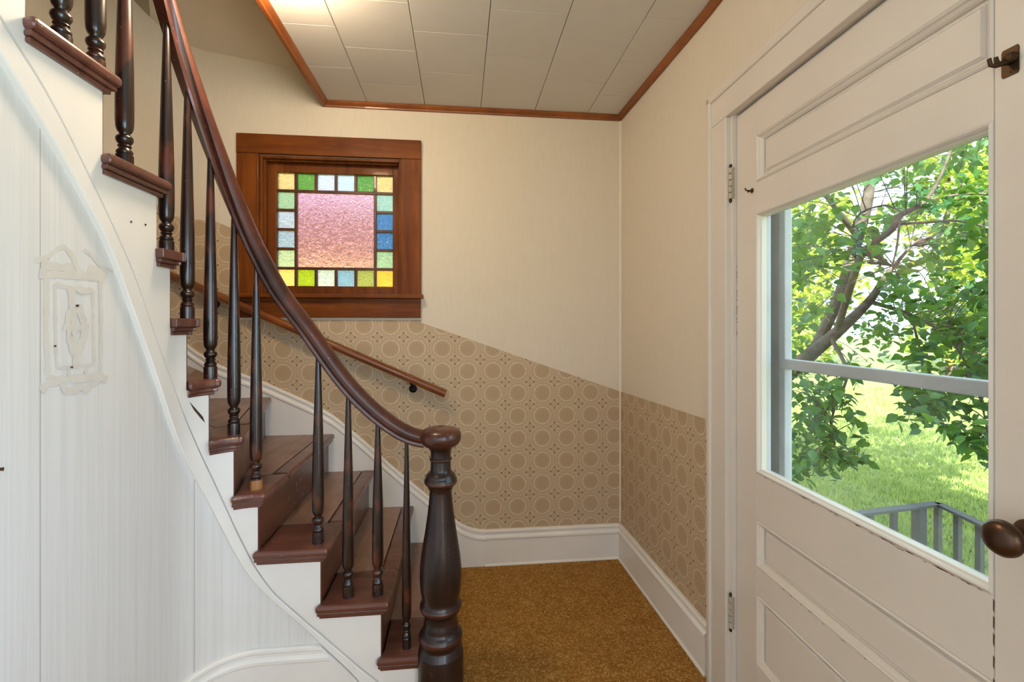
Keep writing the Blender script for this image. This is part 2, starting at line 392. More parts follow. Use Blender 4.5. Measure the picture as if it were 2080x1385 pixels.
# stairwell: face above the ceiling edge and the rising soffit overhead
struct(MB().box(XE, XE+.1, -2.6, BW+.05, CEIL+.02, 3.7).build('wall_stairwell', 'wall'), 'cream wall above the ceiling edge inside the stairwell', 'wall')
rows = []
for i in range(26):
    t = .70+i*.11; p, n = outer(t)
    z = 2.68+.155*(t-.70) if t < 1.4 else 2.7885+1.1*(t-1.4)**1.3
    w = .97 if t > 1.9 else .97
    q = p+n*w
    if t < 1.5: q = Vector((max(-.735, -t*.55-.2) if t > .98 else -.735, 1.72)) if False else Vector((-.74, 1.9-.5*(t-.7)))
    rows.append([(p.x-n.x*.02, p.y-n.y*.02, z), (q.x, q.y, z+.25), (q.x, q.y, z+.3), (p.x, p.y, z+.05)])
struct(MB().strip(rows, True).build('ceiling_stairwell', 'wall', smooth=True), 'cream plaster soffit rising over the curved stair', 'ceiling')

struct(MB().prism([(CRN.x+.002, BW+.002), (CRN.x-.009, BW+.002), (CRN.x-.006, BW-.004), (CRN.x-.003, BW-.007), (CRN.x+.002, BW-.010)], .198, CT-.03).build('trim_5', 'bead', smooth=True), 'thin pale bead down the corner of the two papered walls', 'trim')
# ------------------------------------------------------------------ baseboards
BP = [(0, 0), (.026, 0), (.026, .006), (.020, .014), (.020, .145), (.025, .150), (.025, .160), (.014, .170), (.014, .180), (.020, .186), (.019, .194), (.012, .199), (0, .199)]
struct(run([(CRN.x, BW), (.14, BW)], BP).build('baseboard_back', 'white', bevel=.0015), 'white moulded baseboard under the wallpaper of the back wall', 'baseboard')
struct(run([(J.x, J.y), (CRN.x, CRN.y)], BP).build('baseboard_right', 'white', bevel=.0015), 'white moulded baseboard between corner and door casing', 'baseboard')

# ================================================================== STAIR GEOMETRY
NX, SY, SX, SR = -.07, 1.745, -.877, .18          # newel x, face of straight run A, face of run B, curve radius
S1 = NX-(SX+SR); S2 = S1+SR*math.pi/2
def plan(s, off=0):
    """face of the open string in plan; off > 0 towards the hall"""
    if s < S1: return Vector((NX-s, SY-off))
    if s < S2:
        q = (s-S1)/SR; return Vector((SX+SR-math.sin(q)*(SR-off), SY-SR+math.cos(q)*(SR-off)))
    return Vector((SX+off, SY-SR-(s-S2)))
def hit(px, off=0):
    d = ray(px, 0); f = lambda s: (lambda p: p.x*d.y-p.y*d.x)(plan(s, off))
    s0 = -.2
    while s0 < 2.4:
        if f(s0)*f(s0+.01) <= 0 and plan(s0, off).y > 0:
            lo, hi = s0, s0+.01
            for _ in range(30):
                m = (lo+hi)/2
                if f(lo)*f(m) <= 0: hi = m
                else: lo = m
            return lo
        s0 += .01
def hitz(px, py, off=0):
    s = hit(px, off); p = plan(s, off); d = ray(px, py); t = p.y/d.y; return s, H+d.z*t
RISE = .2021; TZ = lambda n: n*RISE-.051
RS = {n: -.0+.2105*(n-1) for n in range(1, 4)}; RS[4] = .6327
for k in range(5, 10): RS[k] = .6327+(k-4)*.0746
RS[9] = S2+(SY-SR-1.480)
for k in range(10, 16): RS[k] = RS[9]+.2085*(k-9)
RO = {n: .07+.2105*(n-1) for n in range(1, 5)}; RO.update({5: 1.03, 6: 1.50, 7: 1.74})
t_left = -(XL+RC)+RC*math.pi/2
RO[8] = t_left+.23
for k in range(9, 16): RO[k] = t_left+(BW-RC)-(1.480-.2085*(k-9))
stair = empty('staircase', (-.3, 1.9, 0))
tag(stair, 'dark brown winding staircase with white open string beside the curved wall', 'staircase')
def sp(o): o.parent = stair; o.matrix_parent_inverse = Matrix.Translation((.3, -1.9, 0)); return o
NT_ = 12
def lerp(a, b, f): return a+(b-a)*f
for n in range(1, NT_):
    pi, po = plan(RS[n]), outer(RO[n])[0]; dn = (po-pi).normalized(); nn = Vector((dn.y, -dn.x))
    bi, bo = plan(RS[n+1]), outer(RO[n+1])[0]; db = (bo-bi).normalized()
    z = TZ(n)
    ov = .027
    def poly(ov, nose, cut0=None, cut1=None, back=.018):
        """tread outline; cut0/cut1 = start/end distance from the string face"""
        fr = lambda d: pi+dn*d+nn*nose; bk = lambda d: bi+db*d
        Lf, Lb = (po-pi).length, (bo-bi).length
        pts = []
        if cut0 is None:
            m = 6; s0, s1 = RS[n]-nose, RS[n+1]+back
            inner = [plan(s0+(s1-s0)*i/m, ov) for i in range(m+1)]
            inner[0] = fr(-ov) if n > 4 and n < 9 else inner[0]
            pts += inner+[bi+db*.03]
        else: pts += [fr(cut0), bk(cut0)]
        if cut1 is None:
            pts += [bk(Lb)]
            t1, t0 = RO[n+1], RO[n]
            for i in range(1, 8): pts.append(outer(t1+(t0-t1)*i/8)[0])
            pts += [fr(Lf)]
        else: pts += [bk(cut1), fr(cut1)]
        return pts
    seam = .21
    tr = sp(MB().prism(poly(ov, .030, None, seam), z-.028, z).build('tread', 'tread', bevel=.011, seg=3))
    if n <= 8:
        nose_b = MB().prism([pi+dn*(seam+.0008)+nn*.030, po+nn*.030, po-nn*.035, pi+dn*(seam+.0008)-nn*.035], z-.028, z-.0006).build('nosing_board', 'tread', tr, bevel=.010, seg=3)
        pb = poly(ov, -.0365, seam+.0008, None); MB().prism(pb, z-.028, z-.0012).build('tread_board', 'board', tr, bevel=.001, seg=1)
    mb = MB().prism(poly(.018, .021, None, None, .012), z-.040, z-.028)
    mb.prism(poly(.010, .012, None, None, .006), z-.052, z-.040)
    mb.build('scotia_moulding', 'tread', tr, bevel=.003, seg=2)
    zb = TZ(n-1) if n > 1 else 0
    e = pi+dn*.0005
    r_ = sp(MB().prism([pi+dn*.0015, po, po-nn*.02, pi+dn*.0015-nn*.02], zb, z-.028).build('riser', 'riser'))
    if n <= 4:
        mb = MB(); rnd = random.Random(n)
        for k in range(10 if n == 4 else 4):
            d = rnd.uniform(.25, .7); zz = rnd.uniform(zb+.02, zb+.11); c = pi+dn*d+nn*.0006; w = rnd.uniform(.003, .007); h = rnd.uniform(.002, .005)
            a = rnd.uniform(.2, .9)
            mb.add([(c.x-dn.x*w, c.y-dn.y*w, zz-h-a*w), (c.x+dn.x*w*.6, c.y+dn.y*w*.6, zz-h*.5+a*w), (c.x+dn.x*w, c.y+dn.y*w, zz+h+a*w), (c.x-dn.x*w*.5, c.y-dn.y*w*.5, zz+h*.6-a*w)], [(0, 1, 2, 3)])
        mb.build('paint_chip', 'stain', r_)['kind'] = 'stuff'
# open string: white face with stepped top, raised band along the bottom
Upx = [(800, 1410), (768, 1383), (728, 1352), (681, 1311), (610, 1251), (540, 1189), (499, 1120), (445, 997), (376, 843), (350, 776), (312, 675), (286, 589), (249, 498), (188, 368), (108, 206), (47, 105), (2, 38)]
Lpx = [(760, 1420), (720, 1372), (672, 1328), (619, 1276), (557, 1224), (515, 1185), (494, 1160), (410, 992), (346, 848), (297, 700), (289, 682), (248, 565), (224, 498), (144, 347), (72, 224), (2, 112)]
def curve(pxs):
    c = sorted(hitz(x, y) for x, y in pxs); a, b = c[-2], c[-1]; k = (c[-1][1]-c[-4][1])/(c[-1][0]-c[-4][0])
    c.append((b[0]+1.6, b[1]+1.6*k)); a = c[0]; c.insert(0, (a[0]-.6, a[1]-.6*.9)); return c
def val(c, s):
    for (a, za), (b, zb) in zip(c, c[1:]):
        if s <= b: return za+(zb-za)*(s-a)/(b-a)
    return c[-1][1]
def smooth(c):
    f = lambda s: sum(val(c, s+d) for d in (-.035, -.02, 0, .02, .035))/5
    return f
UC, LC = smooth(curve(Upx)), smooth(curve(Lpx))
def topstep(n): return TZ(n)-.028
mb = MB()
ss = []
for n in range(1, NT_):
    a, b = RS[n]+.004, RS[n+1]+.004; m = max(3, int((b-a)/.02))
    row = []
    for i in range(m+1):
        s = a+(b-a)*i/m; f, k = plan(s, 0), plan(s, -.035); z0 = max(0, UC(s)+.003); zt = max(topstep(n), z0+.002)
        row.append([(f.x, f.y, z0), (f.x, f.y, zt), (k.x, k.y, zt), (k.x, k.y, z0)])
    mb.strip(row, True)
string = sp(mb.build('open_string', 'white', smooth=True, sharp=35)); string['label'] = 'white painted stepped string board'
rows = []
for i in range(150):
    s = .04+i*.0115*1.05
    if s > RS[NT_]: break
    u, l = UC(s), LC(s)
    if u < .02: continue
    l = min(max(l, 0.), u-.015)
    pr = [(-.03, l), (-.001, l), (.002, l+.004), (.002, u-.011), (0, u-.008), (-.010, u-.007), (-.010, u+.010), (-.03, u+.010)]
    rows.append([(plan(s, o).x, plan(s, o).y, z) for o, z in pr])
MB().strip(rows, True).build('string_moulding', 'white', string, smooth=True, sharp=28)
# chips and nail holes in the paint of the string and wall
def decal(pxs, off, name, mat, parent):
    vs = []
    for x, y in pxs: s, z = hitz(x, y, off); p = plan(s, off); vs.append((p.x, p.y, z))
    return MB().add(vs, [tuple(range(len(vs)))]).build(name, mat, parent)
decal([(384, 815), (396, 828), (412, 846), (417, 859), (408, 850), (394, 833)], .0008, 'gouge', 'chip', string)
decal([(424, 862), (438, 868), (437, 870), (425, 865)], .0008, 'gouge', 'chip', string)
for x, y in ((267, 450), (296, 456)): decal([(x-2, y-2), (x+2, y-1), (x+1, y+3), (x-2, y+2)], .0008, 'nail_hole', 'chip', string)
# curved wall below the string
mb = MB(); vs = []; uv = []; fs = []
N_ = 130; s_end = 4.4
for i in range(N_+1):
    s = -.02+(2.2*i/100 if i <= 100 else 2.2+(s_end-2.2)*(i-100)/30); p = plan(s, -.012); q = plan(s, -.030)
    zt = min(max(LC(s)+.04, .02), 3.6)
    vs += [(p.x, p.y, 0), (p.x, p.y, zt), (q.x, q.y, zt), (q.x, q.y, 0)]; uv += [(s, .01), (s, zt), (s, zt), (s, .01)]
fs = [(4*i+k, 4*i+4+k, 4*i+4+(k+1) % 4, 4*i+(k+1) % 4) for i in range(N_) for k in range(4)]+[(0, 1, 2, 3), (4*N_+3, 4*N_+2, 4*N_+1, 4*N_)]
ws = struct(MB().add(vs, fs, uv).build('wall_stair', 'stairwall', smooth=True, sharp=35), 'streaked white curved wall beneath the staircase', 'wall')
# ghost of a removed wall ornament: pale glue residue on the wall
Z5 = lambda x, y: (x/3.463, 450+y/3.463)
mb = MB()
NS = [0]
def stroke(pts, w):
    NS[0] += .00006
    w = w*.68/3.463; P = [Vector(Z5(*p)) for p in pts]
    Q = []
    for a, b in zip(P, P[1:]):
        m = max(1, int((b-a).length/6)); Q += [a.lerp(b, i/m) for i in range(m)]
    Q.append(P[-1]); vs = []
    for i, p in enumerate(Q):
        t = (Q[min(i+1, len(Q)-1)]-Q[max(i-1, 0)]).normalized(); nrm = Vector((-t.y, t.x)); ww = w*(1+.22*math.sin(i*1.7)+.15*math.sin(i*.61+1))
        for sg in (-1, 1):
            s, z = hitz(p.x+nrm.x*ww*sg, p.y+nrm.y*ww*sg, -.0115+NS[0]); c = plan(s, -.0115+NS[0]); vs.append((c.x, c.y, z))
    mb.add(vs, [(2*i, 2*i+1, 2*i+3, 2*i+2) for i in range(len(Q)-1)])
stroke([(330, 380), (322, 700), (338, 1100)], 26); stroke([(705, 430), (712, 700), (708, 1080)], 17)
stroke([(388, 440), (392, 860), (402, 1030), (530, 1020), (662, 1005), (655, 480)], 16); stroke([(388, 442), (510, 470), (655, 485)], 22)
stroke([(250, 275), (345, 245), (395, 195), (450, 172), (500, 225), (548, 335), (610, 385), (745, 385)], 22)
stroke([(275, 365), (440, 375), (560, 375), (740, 405)], 40); stroke([(290, 300), (400, 320), (520, 330)], 50)
stroke([(590, 195), (650, 240), (700, 310), (795, 352)], 16); stroke([(620, 330), (700, 350), (760, 375)], 36)
stroke([(290, 1190), (340, 1135), (420, 1130), (470, 1190), (515, 1190), (560, 1160), (605, 1185), (650, 1140), (700, 1095), (755, 1115)], 34)
stroke([(345, 1115), (540, 1105), (730, 1075)], 40)
stroke([(500, 470), (505, 600), (520, 680), (525, 800), (530, 930), (535, 1010)], 30); stroke([(545, 590), (590, 700), (595, 800), (550, 930)], 36); stroke([(500, 620), (478, 700), (488, 820), (520, 920)], 30)
stroke([(445, 740), (540, 745), (630, 735)], 26); stroke([(545, 470), (600, 490), (640, 480)], 30)
stroke([(480, 1040), (490, 1090)], 14); stroke([(605, 1030), (610, 1085)], 14)
mb.build('glue_stain', 'stain', ws)
for x, y, r in ((157, 621, 4), (3, 953, 6), (146, 746, 3), (112, 703, 3)):
    decal([(x-r, y-r*.5), (x+r, y-r*.7), (x+r*.8, y+r*.6), (x-r*.4, y+r*.5)], -.0095, 'paint_chip', 'chip', ws)
# baseboard of the curved wall
rows = []
for i in range(0, 90):
    s = .02+i*.025 if i < 60 else 1.52+(i-60)*.09
    lim = LC(s)
    rows.append([(plan(s, -.0115+o*.85).x, plan(s, -.0115+o*.85).y, min(max(0, z*1.02), max(lim-.0015, 0)*(1-.002*k))) for k, (o, z) in enumerate(BP)])
# trim the end under the string band: start where the band is clear of it
rows = [r for i, r in enumerate(rows) if (.02+i*.025 if i < 60 else 9) > .13]
struct(MB().strip(rows, True).build('baseboard_stair', 'white', smooth=True, sharp=25), 'white moulded baseboard bending round the curved stair wall', 'baseboard')
# skirt board on the outer wall
SK = [(-.145, .197), (-.08, .206), (-.03, .225), (.012, .248), (.2, .4225), (.36, .563), (.516, .712), (.67, .849), (.773, .914), (1.02, 1.034), (1.27, 1.135), (1.40, 1.225), (1.7, 1.50), (2.1, 1.86), (2.5, 2.18), (3.1, 2.75)]
def skz(t):
    s_ = lambda t: next((za+(zb-za)*(t-a)/(b-a) for (a, za), (b, zb) in zip(SK, SK[1:]) if t <= b), 2.75)
    return sum(s_(t+d) for d in (-.03, -.015, 0, .015, .03))/5
rows = []; rows2 = []
for i in range(95):
    t = -.14+i*.033; p, n = outer(t); zt = skz(t) if t > -.11 else .199; z0 = max(0, zt-.55)
    mk = lambda pr: [(p.x+n.x*o, p.y+n.y*o, z) for o, z in pr]
    rows.append(mk([(0, z0), (.020, z0), (.020, zt-.05), (0, zt-.05)]))
    rows2.append(mk([(0, zt-.058), (.020, zt-.058), (.025, zt-.052), (.025, zt-.042), (.014, zt-.031), (.014, zt-.020), (.020, zt-.014), (.019, zt-.005), (.012, zt), (0, zt)]))
sk = sp(MB().strip(rows, True).build('skirt_board', 'white', smooth=True, sharp=30))
MB().strip(rows2, True).build('skirt_moulding', 'white', sk, smooth=True, sharp=30)

# ================================================================== BALUSTRADE
bal = empty('stair_balustrade', (NX, 1.735, 0)); tag(bal, 'dark wooden balustrade with turned newel post and sweeping handrail', 'balustrade')
BI = Matrix.Translation((-NX, -1.735, 0))
def bpt(o): o.parent = bal; o.matrix_parent_inverse = BI; return o
prof = []
k = .000692
for yz, hw in ((1460, 119), (1385, 119), (1215, 118), (1209, 116), (1205, 112), (1186, 111), (1182, 106), (1172, 103), (1165, 106), (1150, 112), (1135, 113), (1120, 110), (1108, 101), (1100, 92), (1085, 90), (1065, 88), (1055, 84), (1030, 83), (1012, 88), (1005, 95), (995, 104), (980, 107), (966, 106), (956, 100), (948, 97), (930, 97), (905, 103), (870, 107), (825, 109), (780, 108), (720, 103), (650, 92), (580, 80), (500, 69), (430, 61), (385, 57.5), (372, 58), (366, 64), (352, 68), (346, 72), (338, 81), (325, 85), (312, 84), (305, 78), (300, 76), (292, 75), (284, 66), (276, 56), (262, 53), (220, 52), (217, 56), (211, 57.5), (205, 56), (202, 52), (172, 52), (165, 55), (155, 61), (145, 68)):
    prof.append((hw*k, 1.0024-k*yz))
prof = [(119*k, 0)]+prof[1:]
nw = bpt(MB().lathe(prof, (NX, 1.735, 0), 40).build('newel_post', 'dark', smooth=True, sharp=50))
MB().lathe([(68*k, .9024), (84*k, .906), (98*k, .915), (106*k, .927), (108*k, .938), (106*k, .949), (98*k, .959), (82*k, .966), (52*k, .971), (16*k, .973), (14*k, .970), (10*k, .967), (0.0003, .967)], (NX, 1.735, 0), 40).build('newel_cap', 'rail', nw, smooth=True, sharp=50)
for yz, hw, hf in ((328, 85, 15), (978, 107.5, 18), (1135, 113.5, 24), (211, 57.5, 6)):
    MB().lathe([((hw-hf)*k+hf*k*math.cos(a)+.0012, 1.0024-k*yz+hf*k*math.sin(a)) for a in [math.radians(-85+17*i) for i in range(11)]], (NX, 1.735, 0), 40).build('newel_ring', 'rail', nw, smooth=True, sharp=60)
# handrail
RPX = [(847, 891), (815, 878), (763, 840), (718, 797), (672, 739), (625, 667), (565, 594), (524, 522), (492, 450), (457, 361), (437, 300), (392, 180), (337, 0)]
OFFB = -.034
rc = sorted(hitz(x, y, OFFB) for x, y in RPX)
kk = (rc[-1][1]-rc[-3][1])/(rc[-1][0]-rc[-3][0])
rc.append((rc[-1][0]+.9, rc[-1][1]+.9*.97)); rc.insert(0, (rc[0][0]-.05, rc[0][1]-.004))
rf0 = lambda s: val(rc, s)
rf = lambda s: sum(rf0(s+d)*w for d, w in ((-.06, 1), (-.03, 2), (0, 3), (.03, 2), (.06, 1)))/9
RPF = [(-.016, -.030), (.016, -.030), (.019, -.024), (.017, -.016), (.021, -.011), (.029, -.006), (.032, .004), (.030, .014), (.023, .024), (.012, .030), (0, .032), (-.012, .030), (-.023, .024), (-.030, .014), (-.032, .004), (-.029, -.006), (-.021, -.011), (-.017, -.016), (-.019, -.024)]
rows = []
s = rc[1][0]-.03
while s < rc[-2][0]+.8:
    p = plan(s, OFFB); z = rf(s); e = .01
    q0, q1 = plan(s-e, OFFB), plan(s+e, OFFB); t = Vector((q1.x-q0.x, q1.y-q0.y, rf(s+e)-rf(s-e))).normalized()
    side = Vector((t.y, -t.x, 0)).normalized(); up = side.cross(t).normalized()
    if up.z < 0: up = -up
    c = Vector((p.x, p.y, z)); rows.append([c+side*a+up*b for a, b in RPF]); s += .018
hr = bpt(MB().strip(rows, True).build('handrail', 'rail', smooth=True, sharp=40)); hr['label'] = 'red-brown moulded handrail'
# balusters: (px of foot, tread)
base = [(.0205, 0), (.0205, .036), (.0200, .040), (.0165, .042), (.0195, .046), (.0190, .050), (.0145, .056), (.0130, .060), (.0160, .063), (.0155, .066), (.0125, .068), (.0170, .073), (.0202, .080), (.0200, .087), (.0165, .092), (.0125, .095), (.0125, .100), (.0165, .104), (.0200, .115), (.0212, .135), (.0213, .19), (.0205, .27)]
for i, (px, n) in enumerate(((826, 1), (767.5, 2), (707.5, 2), (646.5, 3), (520.5, 4), (475.5, 5), (427.5, 6), (380.5, 7), (338, 8), (253, 9), (194, 10), (124, 10))):
    s = hit(px, OFFB); p = plan(s, OFFB); z0 = TZ(n)-.001; zt = rf(s)-.022; h = zt-z0
    pr = list(base); thin = .82 if i == 0 else 1
    for f in (.2, .4, .6, .8, 1): pr.append((lerp(.0205, .0078, f**1.1), .27+(h-.27)*f))
    pr = [(r*thin, z) for r, z in pr]
    b = bpt(MB().lathe(pr, (p.x, p.y, z0), 18).build('baluster', 'balus', smooth=True, sharp=50))
    if i == 4:
        MB().lathe([(.0207, .001), (.0208, .020), (.0207, .035)], (p.x, p.y, z0), 18).build('bare_wood_patch', 'raw', b, smooth=True)
# ------------------------------------------------------------------ wall handrail
wh = empty('wall_handrail', (-.08, 2.58, .9)); tag(wh, 'amber round wooden handrail fixed along the wallpapered wall', 'handrail')
WI = Matrix.Translation((.08, -2.58, -.9))
A0, A1 = Vector((-.0785, 2.584, .968)), Vector((-1.475, 2.584, 1.598))
d_ = (A1-A0).normalized()
o = MB().tube([A0, A0+d_*.003, A1-d_*.003, A1], [.0195, .0215, .0215, .0195], 20).build('rail', 'whand', smooth=True, sharp=60); o.parent = wh; o.matrix_parent_inverse = WI
for f in (.128, .86):
    c = A0.lerp(A1, f); mb = MB()
    mb.tube([c+Vector((0, 0, -.016)), c+Vector((0, .002, -.040)), c+Vector((0, .02, -.056)), Vector((c.x, BW, c.z-.058))], [.008, .0075, .0075, .0075], 10)
    mb.box(c.x-.013, c.x+.013, c.y-.010, c.y+.010, c.z-.026, c.z-.018)
    mb.lathe([(.022, 0), (.022, .004), (.014, .008)], (c.x, BW, c.z-.058), 16, Matrix.Rotation(math.pi/2, 3, 'X'))
    o = mb.build('bracket', 'black', smooth=True, sharp=40); o.parent = wh; o.matrix_parent_inverse = WI

# ================================================================== STAINED GLASS WINDOW
win = empty('window_1', (-.69, BW, 1.4)); struct(win, 'square stained-glass window in orange-brown wooden casing', 'window')
VI = Matrix.Translation((.69, -BW, -1.4))
def wp(o): o.parent = win; o.matrix_parent_inverse = VI; return o
CX0, CX1, CZ1 = -1.169, -.213, 2.352
hc = wp(MB().box(CX0, CX1, BW-.024, BW+.02, WZ1+.002, CZ1).build('head_casing', 'orange', bevel=.002))
for x0, x1 in ((CX0, WX0), (WX1, CX1)): wp(MB().box(x0, x1, BW-.021, BW+.02, WZ0+.006, WZ1+.0012).build('side_casing', 'orange_v', bevel=.002))
wp(MB().box(CX0-.006, CX1+.013, BW-.052, BW+.07, 1.486, 1.507).build('window_sill', 'orange', bevel=.004))
wp(MB().box(CX0+.002, CX1-.002, BW-.021, BW+.01, 1.381, 1.4855).build('apron', 'orange', bevel=.002))
mb = MB()
for x0, x1, z0, z1 in ((WX0, WX0+.002, WZ0, WZ1), (WX1-.002, WX1, WZ0, WZ1), (WX0, WX1, WZ1-.002, WZ1)): mb.box(x0, x1, BW, BW+.14, z0, z1)
wp(mb.build('jamb_lining', 'orange_v'))
mb = MB()
for a, y0, y1 in ((.014, BW-.002, BW+.016), (.022, BW+.022, BW+.058)):
    mb.box(WX0, WX0+a, y0, y1, WZ0, WZ1); mb.box(WX1-a, WX1, y0, y1, WZ0, WZ1); mb.box(WX0+a, WX1-a, y0, y1, WZ1-a, WZ1)
wp(mb.build('stop_moulding', 'orange_v', bevel=.004, seg=3))
GX0, GZ1, PIT, PW = -.9995, 2.180, .1066, .0915
GX1 = GX0+5*PIT+PW; GZ0 = GZ1-(5*PIT+PW); GY = BW+.082
mb = MB(); y0, y1 = BW+.060, BW+.10
mb.box(WX0, GX0+.001, y0, y1, WZ0+.005, WZ1); mb.box(GX1-.001, WX1, y0, y1, WZ0+.005, WZ1)
mb.box(GX0, GX1, y0, y1, WZ0+.005, GZ0+.001); mb.box(GX0, GX1, y0, y1, GZ1-.001, WZ1)
sash = wp(mb.build('sash', 'orange_v', bevel=.003))
mw = PIT-PW
def munt(x0, x1, z0, z1): MB().box(x0, x1, GY-.011, GY+.011, z0, z1).build('muntin', 'darkmunt', sash, bevel=.002)
M['darkmunt'] = wood('dark_muntin_wood', S(70, 34, 16), S(104, 56, 28), (12, 6, 12), .45, .1)
cx0, cx1 = GX0+PIT-mw, GX0+4*PIT+PW+mw; cz1, cz0 = GZ1-PIT+mw, GZ1-4*PIT-PW-mw
munt(GX0, GX1, cz1-mw, cz1); munt(GX0, GX1, cz0, cz0+mw); munt(cx0, cx0+mw, cz0+mw, cz1-mw); munt(cx1-mw, cx1, cz0+mw, cz1-mw)
for i in (0, 1, 2, 3, 4):
    x = GX0+i*PIT+PW
    for za, zb in ((GZ0, cz0), (cz1, GZ1)): munt(x, x+mw, za, zb)
for i in (1, 2, 3):
    z = GZ1-i*PIT-PW-mw
    for xa, xb in ((GX0, cx0), (cx1, GX1)): munt(xa, xb, z, z+mw)
amb, amb2 = S(252, 216, 140), S(250, 200, 84); grn, wht, pbl = S(112, 168, 74), S(232, 236, 248), S(222, 238, 246)
panes = {(0, 0): amb, (1, 0): grn, (2, 0): wht, (3, 0): pbl, (4, 0): S(104, 164, 76), (5, 0): amb,
         (0, 1): S(184, 218, 172), (0, 2): S(214, 228, 250), (0, 3): S(190, 216, 250), (0, 4): S(206, 232, 202),
         (5, 1): S(182, 224, 206), (5, 2): S(84, 146, 216), (5, 3): S(76, 142, 222), (5, 4): S(178, 218, 196),
         (0, 5): S(252, 222, 140), (1, 5): S(168, 196, 44), (2, 5): S(204, 224, 248), (3, 5): S(136, 182, 240), (4, 5): S(166, 178, 104), (5, 5): amb2}
for (i, j), c in panes.items():
    x0 = GX0+i*PIT; z1 = GZ1-j*PIT
    wp(MB().box(x0-.002, x0+PW+.002, GY-.0015, GY+.0015, z1-PW-.002, z1+.002).build('pane', stained('glass_%d_%d' % (i, j), c, 70, .30)))
p = wp(MB().box(cx0+mw-.002, cx1-mw+.002, GY-.0015, GY+.0015, cz0+mw-.002, cz1-mw+.002).build('pane', stained('rose_glass', S(232, 176, 192), 45, .12)))
p['label'] = 'large rose-pink hammered glass pane'

# ================================================================== ENTRANCE DOOR
DR = math.atan2(DD.y, DD.x)
door = empty('door_1', (J.x, J.y, 0), DR); struct(door, 'white painted entrance door with large clear glass light', 'door')
# local: x along the wall towards the viewer, y outwards, z up
def dl(mb, name, mat='door', parent=door, **k): return mb.build(name, mat, parent, **k)
o0, o1 = .012, .056
SL, SRR = .278, .972
dl(MB().box(DS0, SL, o0, o1, .008, DZ), 'stile', bevel=.002); dl(MB().box(SRR, DS1, o0, o1, .008, DZ), 'stile', bevel=.002)
for z0, z1 in ((1.957, DZ), (1.705, 1.806), (.712, .866), (.472, .563), (.008, .246)):
    dl(MB().box(SL+.0006, SRR-.0006, o0, o1, z0, z1), 'rail', bevel=.0015)
def frame_mould(x0, x1, z0, z1, prof):
    """mitred moulding round an opening; prof = (inset, outward depth)"""
    rows = []
    for sx, sz in ((x0, z0), (x1, z0), (x1, z1), (x0, z1), (x0, z0)):
        ix = 1 if sx == x0 else -1; iz = 1 if sz == z0 else -1
        rows.append([(sx+ix*a, b, sz+iz*a) for a, b in prof])
    n = len(prof); mb = MB(); vs = [p for r in rows[:4] for p in r]
    fs = [(i*n+k, ((i+1) % 4)*n+k, ((i+1) % 4)*n+(k+1) % n, i*n+(k+1) % n) for i in range(4) for k in range(n)]
    return mb.add(vs, fs)
PM = [(0, o0-.001), (.004, o0-.004), (.008, o0-.001), (.010, o0+.003), (.016, o0+.008), (.019, o0+.012), (.019, o0+.020), (0, o0+.020)]
for z0, z1 in ((1.806, 1.957), (.563, .712), (.246, .472)):
    mb = MB().box(SL-.004, SRR+.004, o0+.018, o1-.01, z0-.004, z1+.004)
    pn = dl(mb, 'panel')
    dl(frame_mould(SL, SRR, z0, z1, PM), 'panel_moulding', 'door', pn)
    a = .026; f = MB(); xs = (SL+a, SRR-a); zs = (z0+a, z1-a)
    # raised field with chamfered edge
    f.add([(xs[0], o0+.0175, zs[0]), (xs[1], o0+.0175, zs[0]), (xs[1], o0+.0175, zs[1]), (xs[0], o0+.0175, zs[1]),
           (xs[0]+.006, o0+.011, zs[0]+.006), (xs[1]-.006, o0+.011, zs[0]+.006), (xs[1]-.006, o0+.011, zs[1]-.006), (xs[0]+.006, o0+.011, zs[1]-.006)],
          [(0, 1, 5, 4), (1, 2, 6, 5), (2, 3, 7, 6), (3, 0, 4, 7), (4, 5, 6, 7), (3, 2, 1, 0)])
    dl(f, 'raised_field', 'door', pn)
GM = [(0, o0-.002), (.005, o0-.005), (.008, o0-.001), (.010, o0+.004), (.0135, o0+.008), (.0135, o0+.024), (0, o0+.024)]
gp = dl(MB().box(SL, SRR, .033, .036, .866, 1.705), 'glass_pane', 'glass')
gb = dl(frame_mould(SL, SRR, .866, 1.705, GM), 'glazing_bead', 'door')
dl(frame_mould(SL, SRR, .866, 1.705, [(0, .037), (.012, .037), (.012, .046), (.004, .0565), (0, .0565)]), 'outer_glazing_bead', 'ext')
# flaked paint along the bead and stile edges
mb = MB(); rnd = random.Random(3)
def flake(x0, x1, z, h, y): mb.add([(x0, y, z), (x0+(x1-x0)*.3, y, z-h*.7), (x1, y, z-h*.2), (x0+(x1-x0)*.6, y, z+h*.35)], [(0, 1, 2, 3)])
for x0, x1 in ((.474, .518), (.668, .688), (.735, .772), (.80, .825), (.86, .90), (.905, .95), (.60, .625)): flake(x0, x1, .866-.002*rnd.random(), .0032, o0-.0008)
for k in range(14):
    x = rnd.uniform(.30, .95); flake(x, x+rnd.uniform(.006, .02), .866+rnd.uniform(-.003, .001), .0016, o0-.0052)
for z in (.86, .83, .80, .76, .72): mb.add([(SRR-.001, o0-.0006, z), (SRR+.0012, o0-.0006, z-.004), (SRR+.0006, o0-.0006, z-.026), (SRR-.0012, o0-.0006, z-.02)], [(0, 1, 2, 3)])
for k in range(12):
    x = rnd.uniform(.30, .95); flake(x, x+rnd.uniform(.006, .018), .563+rnd.uniform(-.002, .002), .0018, o0-.0046)
